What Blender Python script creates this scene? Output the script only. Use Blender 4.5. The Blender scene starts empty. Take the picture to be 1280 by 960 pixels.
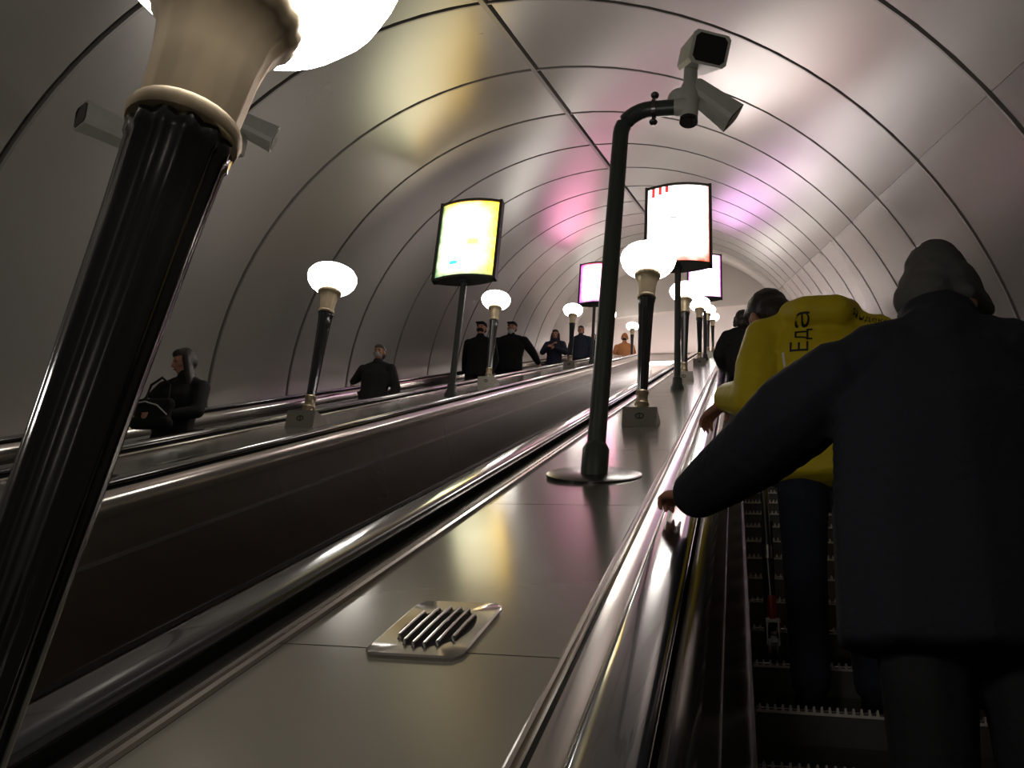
import bpy, bmesh, math, random
from mathutils import Vector, Matrix
from mathutils.bvhtree import BVHTree

random.seed(7)
scene = bpy.context.scene
col = scene.collection

# ------------------------------------------------------------------ camera, world, exposure
INC = math.radians(27.0)            # slope of the escalator tunnel
CI, SI = math.cos(INC), math.sin(INC)
Z0 = 3.0                            # camera height in world coordinates
FPX = 1120.0                        # focal length in pixels of the 1280x960 photograph
RIGHT = Vector((0.970194, 0.229394, 0.078110))
UPV = Vector((0.021316, -0.401866, 0.915450))
FWD = Vector((-0.241389, 0.886500, 0.394778))
cam_data = bpy.data.cameras.new('camera')
cam = bpy.data.objects.new('camera', cam_data)
col.objects.link(cam)
cam_data.sensor_fit = 'HORIZONTAL'
cam_data.sensor_width = 36.0
cam_data.lens = 36.0 * FPX / 1280.0
cam_data.clip_start = 0.05
cam.matrix_world = Matrix(((RIGHT.x, UPV.x, -FWD.x, 0), (RIGHT.y, UPV.y, -FWD.y, 0),
                           (RIGHT.z, UPV.z, -FWD.z, Z0), (0, 0, 0, 1)))
scene.camera = cam

world = bpy.data.worlds.new('world')
scene.world = world
world.use_nodes = True
world.node_tree.nodes['Background'].inputs[0].default_value = (0.5, 0.5, 0.5, 1)
world.node_tree.nodes['Background'].inputs[1].default_value = 0.02

vs = scene.view_settings
vs.view_transform = 'Standard'
vs.look = 'None'
vs.exposure = 0.15
vs.gamma = 1.0
vs.use_curve_mapping = False
scene.cycles.use_denoising = True
scene.cycles.sample_clamp_indirect = 6.0
scene.cycles.max_bounces = 8
scene.cycles.diffuse_bounces = 5
scene.cycles.glossy_bounces = 5

GLOBE = 17.0                        # radiance of the torch lamps' glass
BOARD = 4.2                         # radiance of the lit advertising boxes

# ------------------------------------------------------------------ slope frame
S1 = 27.0        # the slope starts to level out here
RC = 5.0         # radius of the levelling curve (at step level)
NB = -1.36       # step nose line below the camera, along the slope's normal
ND = -0.616      # deck surface
S_LO, S_HI = -5.0, 29.3
X_DECK = (-0.625, -3.19)


def W(x, s, n):
    """lateral x, distance s up the slope, height n along the slope normal -> world"""
    if s <= S1:
        return Vector((x, s * CI - n * SI, Z0 + s * SI + n * CI))
    l = s - S1
    phi = min(l / RC, INC)
    a = INC - phi
    py = S1 * CI - NB * SI + RC * SI - RC * math.sin(a)
    pz = S1 * SI + NB * CI - RC * CI + RC * math.cos(a)
    py += max(0.0, l - RC * INC)
    return Vector((x, py - (n - NB) * math.sin(a), Z0 + pz + (n - NB) * math.cos(a)))


def srange(a, b):
    out = [a]
    if a < S1 < b:
        out.append(S1)
    k = 0
    while S1 + 0.3 * k < b:
        t = S1 + 0.3 * k
        if t > out[-1] + 1e-4 and t > a:
            out.append(t)
        k += 1
    if b > out[-1] + 1e-4:
        out.append(b)
    return out


def ray(px, py):
    v = RIGHT * (px - 640) + UPV * (480 - py) + FWD * FPX
    return v.normalized()


def at_x(px, py, x):
    r = ray(px, py)
    return Vector((0, 0, Z0)) + r * (x / r.x)


def at_y(px, py, y):
    r = ray(px, py)
    return Vector((0, 0, Z0)) + r * (y / r.y)


# ------------------------------------------------------------------ materials
def make_mat(name, color, rough=0.5, metal=0.0, var=0.0, scale=8.0, stretch=(1, 1, 1), bump=0.0,
             emit=None, strength=0.0, rvar=0.0, spec=0.5, coat=0.0):
    m = bpy.data.materials.new(name)
    m.use_nodes = True
    nt = m.node_tree
    b = nt.nodes['Principled BSDF']
    b.inputs['Base Color'].default_value = (*color, 1)
    b.inputs['Roughness'].default_value = rough
    b.inputs['Metallic'].default_value = metal
    b.inputs['Specular IOR Level'].default_value = spec
    b.inputs['Coat Weight'].default_value = coat
    if emit:
        b.inputs['Emission Color'].default_value = (*emit, 1)
        b.inputs['Emission Strength'].default_value = strength
    if var or bump or rvar:
        tc = nt.nodes.new('ShaderNodeTexCoord')
        mp = nt.nodes.new('ShaderNodeMapping')
        mp.inputs['Scale'].default_value = stretch
        nz = nt.nodes.new('ShaderNodeTexNoise')
        nz.inputs['Scale'].default_value = scale
        nz.inputs['Detail'].default_value = 4
        nt.links.new(tc.outputs['Object'], mp.inputs[0])
        nt.links.new(mp.outputs[0], nz.inputs['Vector'])
        if var:
            mr = nt.nodes.new('ShaderNodeMapRange')
            mr.inputs['To Min'].default_value = 1 - var
            mr.inputs['To Max'].default_value = 1 + var
            nt.links.new(nz.outputs['Fac'], mr.inputs['Value'])
            mx = nt.nodes.new('ShaderNodeVectorMath')
            mx.operation = 'SCALE'
            mx.inputs[0].default_value = color
            nt.links.new(mr.outputs[0], mx.inputs['Scale'])
            nt.links.new(mx.outputs[0], b.inputs['Base Color'])
        if rvar:
            mr2 = nt.nodes.new('ShaderNodeMapRange')
            mr2.inputs['To Min'].default_value = max(0.02, rough - rvar)
            mr2.inputs['To Max'].default_value = min(1, rough + rvar)
            nt.links.new(nz.outputs['Fac'], mr2.inputs['Value'])
            nt.links.new(mr2.outputs[0], b.inputs['Roughness'])
        if bump:
            bp = nt.nodes.new('ShaderNodeBump')
            bp.inputs['Strength'].default_value = bump
            bp.inputs['Distance'].default_value = 0.01
            nt.links.new(nz.outputs['Fac'], bp.inputs['Height'])
            nt.links.new(bp.outputs[0], b.inputs['Normal'])
    return m


M = {}
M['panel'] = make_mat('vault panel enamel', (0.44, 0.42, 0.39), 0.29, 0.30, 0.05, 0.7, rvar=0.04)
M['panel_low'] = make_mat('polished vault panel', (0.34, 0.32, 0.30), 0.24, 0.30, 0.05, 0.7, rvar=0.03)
M['joint'] = make_mat('joint strip', (0.34, 0.32, 0.30), 0.4, 0.5)
M['black'] = make_mat('dark backing', (0.012, 0.012, 0.012), 0.8)
M['deck'] = make_mat('deck sheet', (0.205, 0.19, 0.155), 0.16, 0.35, 0.06, 3.0, rvar=0.03)
M['steel'] = make_mat('polished steel', (0.50, 0.47, 0.43), 0.18, 0.95, 0.08, 6.0, (1, 0.15, 1), rvar=0.05)
M['dark_steel'] = make_mat('dark steel', (0.14, 0.135, 0.13), 0.25, 0.9)
M['rubber'] = make_mat('handrail rubber', (0.018, 0.018, 0.02), 0.16, 0.0, spec=0.9, coat=0.6)
M['brown'] = make_mat('brown side panel', (0.050, 0.036, 0.026), 0.24, 0.0, 0.2, 2.0, (1, 0.1, 4), spec=0.3)
M['step'] = make_mat('step metal', (0.06, 0.058, 0.05), 0.5, 0.5, 0.2, 20.0)
M['nosing'] = make_mat('worn step edge', (0.42, 0.38, 0.33), 0.5, 0.3, 0.25, 30.0)
M['brass'] = make_mat('dull brass', (0.42, 0.335, 0.22), 0.36, 0.6, 0.2, 12.0)
M['pole'] = make_mat('black lacquer', (0.010, 0.010, 0.011), 0.14, 0.0, spec=0.7, coat=0.5)
M['globe'] = make_mat('lit opal glass', (0.9, 0.88, 0.85), 0.3, emit=(1.0, 0.94, 0.87), strength=GLOBE)
M['pedestal'] = make_mat('grey pedestal', (0.33, 0.31, 0.27), 0.38, 0.4, 0.15, 10.0)
M['green'] = make_mat('dark green grey paint', (0.050, 0.058, 0.052), 0.33, 0.1, spec=0.5)
M['frame'] = make_mat('light box frame', (0.045, 0.047, 0.042), 0.4, 0.3)
M['cctv'] = make_mat('grey camera housing', (0.56, 0.57, 0.51), 0.45, 0.0, 0.08, 20.0)
M['glass'] = make_mat('black lens glass', (0.008, 0.008, 0.009), 0.08, 0.0, coat=0.5)
M['white'] = make_mat('white hall plaster', (0.80, 0.75, 0.73), 0.7)
M['hall_grey'] = make_mat('grey end plaster', (0.78, 0.72, 0.68), 0.5, 0.0, 0.04, 1.5)
M['tube'] = make_mat('added hall light glow', (0.9, 0.9, 0.9), 0.4, emit=(1.0, 0.95, 0.93), strength=22.0)  # glow of the unseen lights added in the hall
M['concrete'] = make_mat('dark concrete', (0.07, 0.065, 0.06), 0.9)
M['skin'] = make_mat('skin', (0.42, 0.20, 0.13), 0.5, var=0.06, scale=40)
M['skin_dark'] = make_mat('tanned skin', (0.30, 0.13, 0.08), 0.5, var=0.06, scale=40)
M['eye'] = make_mat('eye', (0.02, 0.015, 0.012), 0.2)
M['lip'] = make_mat('lips', (0.25, 0.08, 0.07), 0.5)


def cloth(name, c, rough=0.85):
    return make_mat(name, c, rough, 0.0, 0.18, 60.0, bump=0.25, spec=0.25)


M['coat'] = cloth('near black navy wool', (0.008, 0.0095, 0.014))
M['blackcloth'] = cloth('black cloth', (0.010, 0.010, 0.011))
M['beanie'] = cloth('dark grey knit', (0.055, 0.053, 0.048))
M['navy'] = cloth('navy cloth', (0.022, 0.026, 0.045))
M['darkgrey'] = cloth('charcoal cloth', (0.028, 0.028, 0.030))
M['yellow'] = make_mat('yellow nylon', (0.56, 0.43, 0.012), 0.55, 0.0, 0.10, 14.0, bump=0.35, spec=0.3)
M['orange'] = cloth('rust orange cloth', (0.42, 0.17, 0.07))
M['bluegrey'] = cloth('slate cloth', (0.05, 0.055, 0.065))
M['jeans'] = cloth('dark jeans', (0.016, 0.020, 0.032))
M['hair'] = make_mat('dark hair', (0.016, 0.011, 0.008), 0.5, 0, 0.3, 80, bump=0.5)
M['hair_brown'] = make_mat('brown hair', (0.07, 0.04, 0.022), 0.5, 0, 0.3, 80, bump=0.5)
M['hair_grey'] = make_mat('grey hair', (0.10, 0.085, 0.07), 0.6, 0, 0.3, 80, bump=0.5)
M['maskwhite'] = make_mat('pale face mask', (0.42, 0.43, 0.44), 0.8)
M['print'] = make_mat('black print', (0.006, 0.006, 0.006), 0.6)
M['reflect'] = make_mat('pale reflective strip', (0.7, 0.68, 0.6), 0.4)
M['red'] = make_mat('red plastic', (0.35, 0.02, 0.02), 0.4)


def poster_mat(name, base, edges, seed, marks=None, strength=BOARD):
    """lit print: bright middle, coloured noisy borders; object coordinates x (width), z (height)"""
    m = bpy.data.materials.new(name)
    m.use_nodes = True
    nt = m.node_tree
    N, L = nt.nodes, nt.links
    b = N['Principled BSDF']
    b.inputs['Base Color'].default_value = (0.03, 0.03, 0.03, 1)
    b.inputs['Roughness'].default_value = 0.15
    tc = N.new('ShaderNodeTexCoord')
    sep = N.new('ShaderNodeSeparateXYZ')
    L.new(tc.outputs['Object'], sep.inputs[0])

    def math_node(op, a, bb=None, clamp=False):
        n = N.new('ShaderNodeMath')
        n.operation = op
        n.use_clamp = clamp
        for i, v in enumerate((a, bb)):
            if v is None:
                continue
            if isinstance(v, (int, float)):
                n.inputs[i].default_value = v
            else:
                L.new(v, n.inputs[i])
        return n.outputs[0]

    nz = N.new('ShaderNodeTexNoise')
    nz.inputs['Scale'].default_value = 9.0
    nz.inputs['Detail'].default_value = 6.0
    mp = N.new('ShaderNodeMapping')
    mp.inputs['Location'].default_value = (seed, seed * 2.3, seed * 0.7)
    L.new(tc.outputs['Object'], mp.inputs[0])
    L.new(mp.outputs[0], nz.inputs['Vector'])
    noise = math_node('MULTIPLY', math_node('SUBTRACT', nz.outputs['Fac'], 0.5), 0.55)
    cur = None
    rgb = N.new('ShaderNodeRGB')
    rgb.outputs[0].default_value = (*base, 1)
    cur = rgb.outputs[0]
    hw, hh = 0.36, 0.53
    for side, colr, width in edges:
        if side == 'L':
            d = math_node('ADD', sep.outputs['X'], hw)
        elif side == 'R':
            d = math_node('SUBTRACT', hw, sep.outputs['X'])
        elif side == 'T':
            d = math_node('SUBTRACT', hh, sep.outputs['Z'])
        else:
            d = math_node('ADD', sep.outputs['Z'], hh)
        t = math_node('DIVIDE', d, width)
        t = math_node('ADD', t, noise)
        f = math_node('SUBTRACT', 1.0, t, True)
        mx = N.new('ShaderNodeMix')
        mx.data_type = 'RGBA'
        L.new(f, mx.inputs[0])
        L.new(cur, mx.inputs[6])
        mx.inputs[7].default_value = (*colr, 1)
        cur = mx.outputs[2]
    for (x0, x1, z0, z1, colr) in (marks or []):
        a = math_node('MULTIPLY', math_node('GREATER_THAN', sep.outputs['X'], x0), math_node('LESS_THAN', sep.outputs['X'], x1))
        c = math_node('MULTIPLY', math_node('GREATER_THAN', sep.outputs['Z'], z0), math_node('LESS_THAN', sep.outputs['Z'], z1))
        f = math_node('MULTIPLY', a, c)
        mx = N.new('ShaderNodeMix')
        mx.data_type = 'RGBA'
        L.new(f, mx.inputs[0])
        L.new(cur, mx.inputs[6])
        mx.inputs[7].default_value = (*colr, 1)
        cur = mx.outputs[2]
    L.new(cur, b.inputs['Emission Color'])
    b.inputs['Emission Strength'].default_value = strength
    return m


# ------------------------------------------------------------------ mesh helpers
class MB:
    def __init__(self):
        self.v, self.f = [], []

    def add(self, vs_, fs_):
        o = len(self.v)
        self.v += [Vector(p) for p in vs_]
        self.f += [tuple(i + o for i in f) for f in fs_]
        return self

    def hexa(self, p):
        return self.add(p, [(0, 1, 2, 3), (7, 6, 5, 4), (0, 4, 5, 1), (1, 5, 6, 2), (2, 6, 7, 3), (3, 7, 4, 0)])

    def box(self, x0, x1, y0, y1, z0, z1):
        return self.hexa([(x0, y0, z0), (x1, y0, z0), (x1, y1, z0), (x0, y1, z0),
                          (x0, y0, z1), (x1, y0, z1), (x1, y1, z1), (x0, y1, z1)])

    def rings(self, rings, caps=True, closed=True):
        n = len(rings[0])
        vs_ = [p for r in rings for p in r]
        fs_ = []
        for i in range(len(rings) - 1):
            for j in range(n if closed else n - 1):
                a, b = i * n + j, i * n + (j + 1) % n
                fs_.append((a, b, b + n, a + n))
        if caps:
            fs_.append(tuple(range(n))[::-1])
            fs_.append(tuple((len(rings) - 1) * n + j for j in range(n)))
        return self.add(vs_, fs_)

    def lathe(self, prof, seg=24, c=(0, 0, 0), flute=0.0, nfl=0):
        rr = []
        for (r, z) in prof:
            ring = []
            for k in range(seg):
                a = 2 * math.pi * k / seg
                q = r * (1 - flute * (0.5 + 0.5 * math.cos(nfl * a))) if nfl else r
                ring.append((c[0] + q * math.cos(a), c[1] + q * math.sin(a), c[2] + z))
            rr.append(ring)
        return self.rings(rr)

    def tube(self, pts, radii, seg=14):
        pts = [Vector(p) for p in pts]
        if isinstance(radii, (int, float)):
            radii = [radii] * len(pts)
        rr = []
        for i, p in enumerate(pts):
            d = (pts[min(i + 1, len(pts) - 1)] - pts[max(i - 1, 0)]).normalized()
            u = d.cross(Vector((0.13, 0.31, 0.94) if abs(d.z) < 0.9 else (0.9, 0.3, 0.1))).normalized()
            w = d.cross(u)
            rr.append([p + (u * math.cos(2 * math.pi * k / seg) + w * math.sin(2 * math.pi * k / seg)) * radii[i]
                       for k in range(seg)])
        return self.rings(rr)

    def sweep(self, prof, ss, xc=0.0, sg=1):
        return self.rings([[W(xc + sg * d, s, n) for d, n in prof] for s in ss])

    def ell(self, c, r, seg=16, rg=10, rot=None):
        c = Vector(c)
        rr = []
        for i in range(1, rg):
            t = math.pi * i / rg
            rr.append([(r[0] * math.sin(t) * math.cos(2 * math.pi * k / seg),
                        r[1] * math.sin(t) * math.sin(2 * math.pi * k / seg), r[2] * math.cos(t)) for k in range(seg)])
        vs_ = [Vector(p) for q in rr for p in q]
        fs_ = []
        for i in range(rg - 2):
            for j in range(seg):
                a, b = i * seg + j, i * seg + (j + 1) % seg
                fs_.append((a, b, b + seg, a + seg))
        vs_ += [Vector((0, 0, r[2])), Vector((0, 0, -r[2]))]
        t, bt = len(vs_) - 2, len(vs_) - 1
        for j in range(seg):
            fs_.append((t, (j + 1) % seg, j))
            fs_.append((bt, (rg - 2) * seg + j, (rg - 2) * seg + (j + 1) % seg))
        if rot:
            vs_ = [rot @ p for p in vs_]
        return self.add([p + c for p in vs_], fs_)

    def mesh(self, name, mat, org=(0, 0, 0), smooth=True, ang=35):
        org = Vector(org)
        me = bpy.data.meshes.new(name)
        me.from_pydata([p - org for p in self.v], [], self.f)
        bm = bmesh.new()
        bm.from_mesh(me)
        bmesh.ops.recalc_face_normals(bm, faces=bm.faces)
        bm.to_mesh(me)
        bm.free()
        if smooth:
            me.polygons.foreach_set('use_smooth', [True] * len(me.polygons))
            me.set_sharp_from_angle(angle=math.radians(ang))
        me.materials.append(mat)
        return me

    def build(self, name, mat, parent=None, org=(0, 0, 0), smooth=True, ang=35, loc=None):
        o = bpy.data.objects.new(name, self.mesh(name, mat, org, smooth, ang))
        col.objects.link(o)
        if parent:
            o.parent = parent
        if loc is not None:
            o.location = loc
        return o


def link_mesh(name, me, parent=None, loc=None):
    o = bpy.data.objects.new(name, me)
    col.objects.link(o)
    o.parent = parent
    if loc is not None:
        o.location = loc
    return o


def empty(name, loc=(0, 0, 0), rz=0.0):
    o = bpy.data.objects.new(name, None)
    o.empty_display_size = 0.1
    col.objects.link(o)
    o.location = loc
    o.rotation_euler = (0, 0, rz)
    return o


def tag(o, label=None, cat=None, group=None, kind=None):
    if label:
        o['label'] = label
    if cat:
        o['category'] = cat
    if group:
        o['group'] = group
    if kind:
        o['kind'] = kind
    return o


def copy_tree(o, parent=None):
    c = o.copy()
    col.objects.link(c)
    c.parent = parent
    for ch in list(o.children):
        copy_tree(ch, c)
    return c


# ------------------------------------------------------------------ the tunnel vault
R = 3.78
CX, CN = -1.712, -1.259
RING0, RINGD = 4.85, 1.7655


def ang_on_ratio(ratio, sign):
    """angle from the crown of the vault point seen along X = ratio * N"""
    lo, hi = 0.0, 10.0
    for _ in range(60):
        m = (lo + hi) / 2
        n = m
        x = ratio * n
        if (x - CX) ** 2 + (n - CN) ** 2 > R * R:
            hi = m
        else:
            lo = m
    return math.atan2(ratio * lo - CX, lo - CN)


A_CROWN = ang_on_ratio(-0.699, 1)
A_RIGHT = ang_on_ratio(1.11, 1)
A_END = math.acos((-0.95 - CN) / R)          # both walls come down behind the decks


def vp(r, a, s):
    return W_straight(CX + r * math.sin(a), s, CN + r * math.cos(a))


def W_straight(x, s, n):
    return Vector((x, s * CI - n * SI, Z0 + s * SI + n * CI))


def arc_solid(mb, a0, a1, s0, s1, r0, r1, seg):
    rr = []
    for k in range(seg + 1):
        a = a0 + (a1 - a0) * k / seg
        rr.append([vp(r0, a, s0), vp(r0, a, s1), vp(r1, a, s1), vp(r1, a, s0)])
    mb.rings(rr)


mb = MB()
arc_solid(mb, -A_END, A_END, S_LO, 26.02, R + 0.05, R + 0.15, 48)
vault = mb.build('ceiling', M['black'])
tag(vault, 'barrel vault of grey panels over the sloping escalator tunnel', kind='structure')
for i in range(-5, 12):
    a, b = RING0 + i * RINGD + 0.050, RING0 + (i + 1) * RINGD - 0.022
    if b < S_LO:
        continue
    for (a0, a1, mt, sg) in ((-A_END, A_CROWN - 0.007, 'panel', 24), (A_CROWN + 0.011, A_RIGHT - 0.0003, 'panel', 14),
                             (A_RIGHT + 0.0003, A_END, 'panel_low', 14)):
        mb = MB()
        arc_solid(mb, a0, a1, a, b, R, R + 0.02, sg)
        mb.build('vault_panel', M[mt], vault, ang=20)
for i in range(-5, 13):
    s = RING0 + i * RINGD
    if s < S_LO:
        continue
    mb = MB()
    arc_solid(mb, -A_END, A_END, s + 0.024, s + 0.051, R - 0.004, R + 0.05, 48)
    mb.build('joint_strip', M['joint'], vault)
mb = MB()
arc_solid(mb, A_CROWN - 0.008, A_CROWN + 0.003, S_LO, 26.0, R - 0.014, R + 0.05, 2)
mb.build('crown_strip', M['joint'], vault)

# smooth grey end of the vault and the end wall with its flat arch
mb = MB()
arc_solid(mb, -A_END, A_END, 26.0, 33.0, R, R + 0.12, 48)
tag(mb.build('ceiling_upper', M['hall_grey']), 'smooth grey end of the vault before the white hall', kind='structure')

YW = 26.5                                   # end wall


def arch_z(x):
    return Z0 + 14.42 - 0.0165 * (x - 0.4) ** 2


mb = MB()
xs = [-7.0 + 0.5 * k for k in range(25)]
for xa, xb in zip(xs[:-1], xs[1:]):
    mb.hexa([(xa, YW, arch_z(xa)), (xb, YW, arch_z(xb)), (xb, YW + 0.3, arch_z(xb)), (xa, YW + 0.3, arch_z(xa)),
             (xa, YW, Z0 + 19), (xb, YW, Z0 + 19), (xb, YW + 0.3, Z0 + 19), (xa, YW + 0.3, Z0 + 19)])
tag(mb.build('wall_end', M['hall_grey'], smooth=False), 'grey end wall with a shallow arch to the hall', kind='structure')
zl = W(0, 30.5, NB).z                       # landing level
mb = MB().box(-7.0, 5.0, YW + .3, YW + 14, Z0 + 14.47, Z0 + 14.6)
tag(mb.build('ceiling_hall', M['white'], smooth=False), 'white flat ceiling of the upper hall', kind='structure')
for nm, bx in (('wall_hall_left', (-7.2, -7.0, YW + .3, YW + 14)), ('wall_hall_right', (5.0, 5.2, YW + .3, YW + 14)),
               ('wall_hall_back', (-7.2, 5.2, YW + 14, YW + 14.2))):
    mb = MB().box(*bx, zl - 0.3, Z0 + 14.46)
    tag(mb.build(nm, M['white'], smooth=False), 'white plaster wall of the upper hall', kind='structure')
mb = MB().box(-7.0, 5.0, W(0, 29.5, NB).y, YW + 14, zl - 0.3, zl - 0.02)
tag(mb.build('floor_landing', M['hall_grey'], smooth=False), 'grey landing floor at the top of the escalators', kind='structure')
# tunnel floor under the machines
mb = MB().sweep([(-5.6, -1.85), (2.2, -1.85), (2.2, -2.0), (-5.6, -2.0)], [S_LO] + srange(26, S_HI))
tag(mb.build('floor', M['concrete'], smooth=False), 'dark sloping tunnel floor under the escalators', kind='structure')
# dark back wall behind the camera
mb = MB().hexa([vp_ for vp_ in (W(-6, S_LO - .1, -2), W(3, S_LO - .1, -2), W(3, S_LO, -2), W(-6, S_LO, -2),
                                W(-6, S_LO - .1, 3), W(3, S_LO - .1, 3), W(3, S_LO, 3), W(-6, S_LO, 3))])
tag(mb.build('wall_back', M['concrete'], smooth=False), 'dark lower end of the tunnel', kind='structure')

# ------------------------------------------------------------------ balustrades
P_TRIM = [(.293, -.640), (.293, -.606), (.299, -.601), (.305, -.604), (.307, -.613), (.313, -.613), (.315, -.604),
          (.321, -.601), (.328, -.607), (.372, -.610), (.379, -.615), (.379, -.640)]
P_GUIDE = [(.379, -.634), (.379, -.66), (.520, -.66), (.520, -.634), (.480, -.634), (.480, -.592), (.416, -.592), (.416, -.634)]
P_RAIL = []
for k in range(20):
    a = 2 * math.pi * k / 20
    c_, s_ = math.cos(a), math.sin(a)
    P_RAIL.append((.447 + .056 * math.copysign(abs(c_) ** .6, c_), -.580 + .022 * math.copysign(abs(s_) ** .8, s_)))
P_APRON = [(.508, -.606), (.520, -.603), (.536, -.618), (.546, -.645), (.550, -.685), (.551, -.712), (.540, -.712), (.508, -.640)]
P_BEAD1 = [(.566, -.872), (.582, -.868), (.586, -.888), (.570, -.892)]
P_BEAD2 = [(.648, -1.245), (.664, -1.24), (.670, -1.262), (.652, -1.266)]
P_SKIRT = [(.655, -1.262), (.663, -1.262), (.669, -1.56), (.660, -1.56)]


def panel_prof(n0, n1):
    d = lambda n: .548 + (.655 - .548) * (n + .712) / (-1.25 + .712)
    return [(d(n0), n0), (d(n1), n1), (d(n1) - .02, n1), (d(n0) - .02, n0)]


def balustrade(label, xc, sides, deck):
    org = W(xc, 0, -1.8)
    root = empty('escalator_balustrade', org)
    tag(root, label, 'balustrade')
    s = 1.66 - 1.55 * 5
    while s < S_HI - .1:
        a, b = max(s + .003, S_LO), min(s + 1.55 - .003, S_HI)
        if b > a:
            MB().sweep([(deck[0], ND - .03), (deck[0], ND), (deck[1], ND), (deck[1], ND - .03)], srange(a, b), xc).build('deck_plate', M['deck'], root, org, ang=20)
        s += 1.55
    full = srange(S_LO, S_HI)
    mb = MB().sweep([(deck[0] + .02, -1.8), (deck[0] + .02, ND - .032), (deck[1] - .02, ND - .032), (deck[1] - .02, -1.8)], full, xc)
    mb.build('core', M['black'], root, org)
    for sg in sides:
        MB().sweep(P_TRIM, full, xc, sg).build('edge_trim', M['steel'], root, org)
        MB().sweep(P_GUIDE, full, xc, sg).build('rail_guide', M['black'], root, org)
        MB().sweep(P_APRON, full, xc, sg).build('apron', M['steel'], root, org)
        MB().sweep(P_BEAD1, full, xc, sg).build('moulding', M['dark_steel'], root, org)
        MB().sweep(P_BEAD2, full, xc, sg).build('moulding', M['dark_steel'], root, org)
        MB().sweep(P_SKIRT, full, xc, sg).build('skirt', M['dark_steel'], root, org)
        nw = []
        for q in range(13):
            t_ = math.pi * q / 12
            nw.append([W(xc + sg * d, S_HI, -.95) + Vector((0, .36 * math.sin(t_), .36 * math.cos(t_))) for d in (.40, .55)])
        MB().rings([[p for p, _ in nw], [p for _, p in nw]]).build('newel', M['steel'], root, org)
        s = 1.66 - 3.1 * 3
        while s < S_HI - .1:
            a, b = max(s + .002, S_LO), min(s + 3.1 - .002, S_HI)
            if b > a:
                MB().sweep(panel_prof(-.71, -.876), srange(a, b), xc, sg).build('side_panel', M['brown'], root, org)
                MB().sweep(panel_prof(-.888, -1.25), srange(a, b), xc, sg).build('side_panel', M['brown'], root, org)
            s += 3.1
    return root


X1R = 1.79
XL = -5.38
balustrade('broad balustrade deck carrying the slotted floor grille and camera pole', X_DECK[0], (1, -1), (-.292, .292))
balustrade('balustrade deck with torch lamps and yellow light box beside descending riders', X_DECK[1], (1, -1), (-.292, .292))
balustrade('narrow balustrade along the wall behind the man in the dark coat', X1R, (-1,), (-.292, .34))
balustrade('narrow balustrade along the wall behind the descending riders', XL, (1,), (-.16, .292))

for lab, xc, sg in (('black handrail gripped by the man in the dark coat', X_DECK[0], 1),
                    ('black handrail across the deck from the one gripped by the man in dark coat', X_DECK[0], -1),
                    ('black handrail of the empty escalator, on the yellow light box side', X_DECK[1], 1),
                    ('black handrail between deck lamps and the descending riders', X_DECK[1], -1),
                    ('black handrail by the wall on the ascending escalator', X1R, -1),
                    ('black handrail by the wall, held by descending riders', XL, 1)):
    org = W(xc, 0, -.6)
    h = MB().sweep(P_RAIL, srange(S_LO, S_HI + .05), xc, sg).build('handrail', M['rubber'], None, org, ang=60, loc=org)
    tag(h, lab, 'handrail')

# ------------------------------------------------------------------ escalators with their steps
STEP0, STEPD = 2.844, 0.449


def step_mesh(w):
    mb = MB()
    h = w / 2
    prof = [(0.0, -.004), (0.012, 0.0), (.40, 0.0), (.40, -.03), (.06, -.05), (.05, -.225), (.035, -.225), (.012, -.12)]
    mb.rings([[(x, y, z) for y, z in prof] for x in (-h, h)])
    me_body = mb
    cl = MB()
    n = int(w / .026)
    for k in range(n):
        x = -h + (k + .5) * w / n
        cl.box(x - .003, x + .003, .02, .398, 0.0, .010)
        cl.hexa([(x - .003, .006, -.02), (x + .003, .006, -.02), (x + .003, .014, -.02), (x - .003, .014, -.02),
                 (x - .003, .032, -.2), (x + .003, .032, -.2), (x + .003, .045, -.2), (x - .003, .045, -.2)])
    no = MB()
    for k in range(n):
        x = -h + (k + .5) * w / n
        no.hexa([(x - .006, -.004, -.016), (x + .006, -.004, -.016), (x + .006, .02, -.002), (x - .006, .02, -.002),
                 (x - .0028, -.002, .011), (x + .0028, -.002, .011), (x + .0028, .02, .011), (x - .0028, .02, .011)])
    no.box(-h, h, -.003, .006, -.02, -.010)
    body = me_body.mesh('step', M['step'], smooth=False)
    return body, cl.mesh('cleats', M['step'], smooth=False), no.mesh('nosing', M['nosing'], smooth=False)


def escalator(label, xa, xb):
    xm, w = (xa + xb) / 2, xb - xa
    root = empty('escalator', W(xm, 0, NB - .3))
    tag(root, label, 'escalator')
    b, c, n = step_mesh(w)
    for k in range(-9, 62):
        s = STEP0 + k * STEPD
        if s > 29.8:
            break
        p = W(xm, s, NB) - root.location
        o = link_mesh('step', b, root, p)
        link_mesh('cleats', c, o)
        link_mesh('nosing', n, o)
    return root


escalator('escalator carrying the man in the dark coat up past the camera pole', X_DECK[0] + .675, X1R - .675)
escalator('empty escalator sunk between the two lamp decks', X_DECK[1] + .675, X_DECK[0] - .675)
escalator('escalator carrying masked riders down along the wall', XL + .675, X_DECK[1] - .675)


def tread(y):
    """tread (front y, height) under world position y"""
    best = None
    for k in range(-9, 62):
        s = STEP0 + k * STEPD
        if s > 29.8:
            break
        p = W(0, s, NB)
        if p.y <= y:
            best = p
    return best


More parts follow.
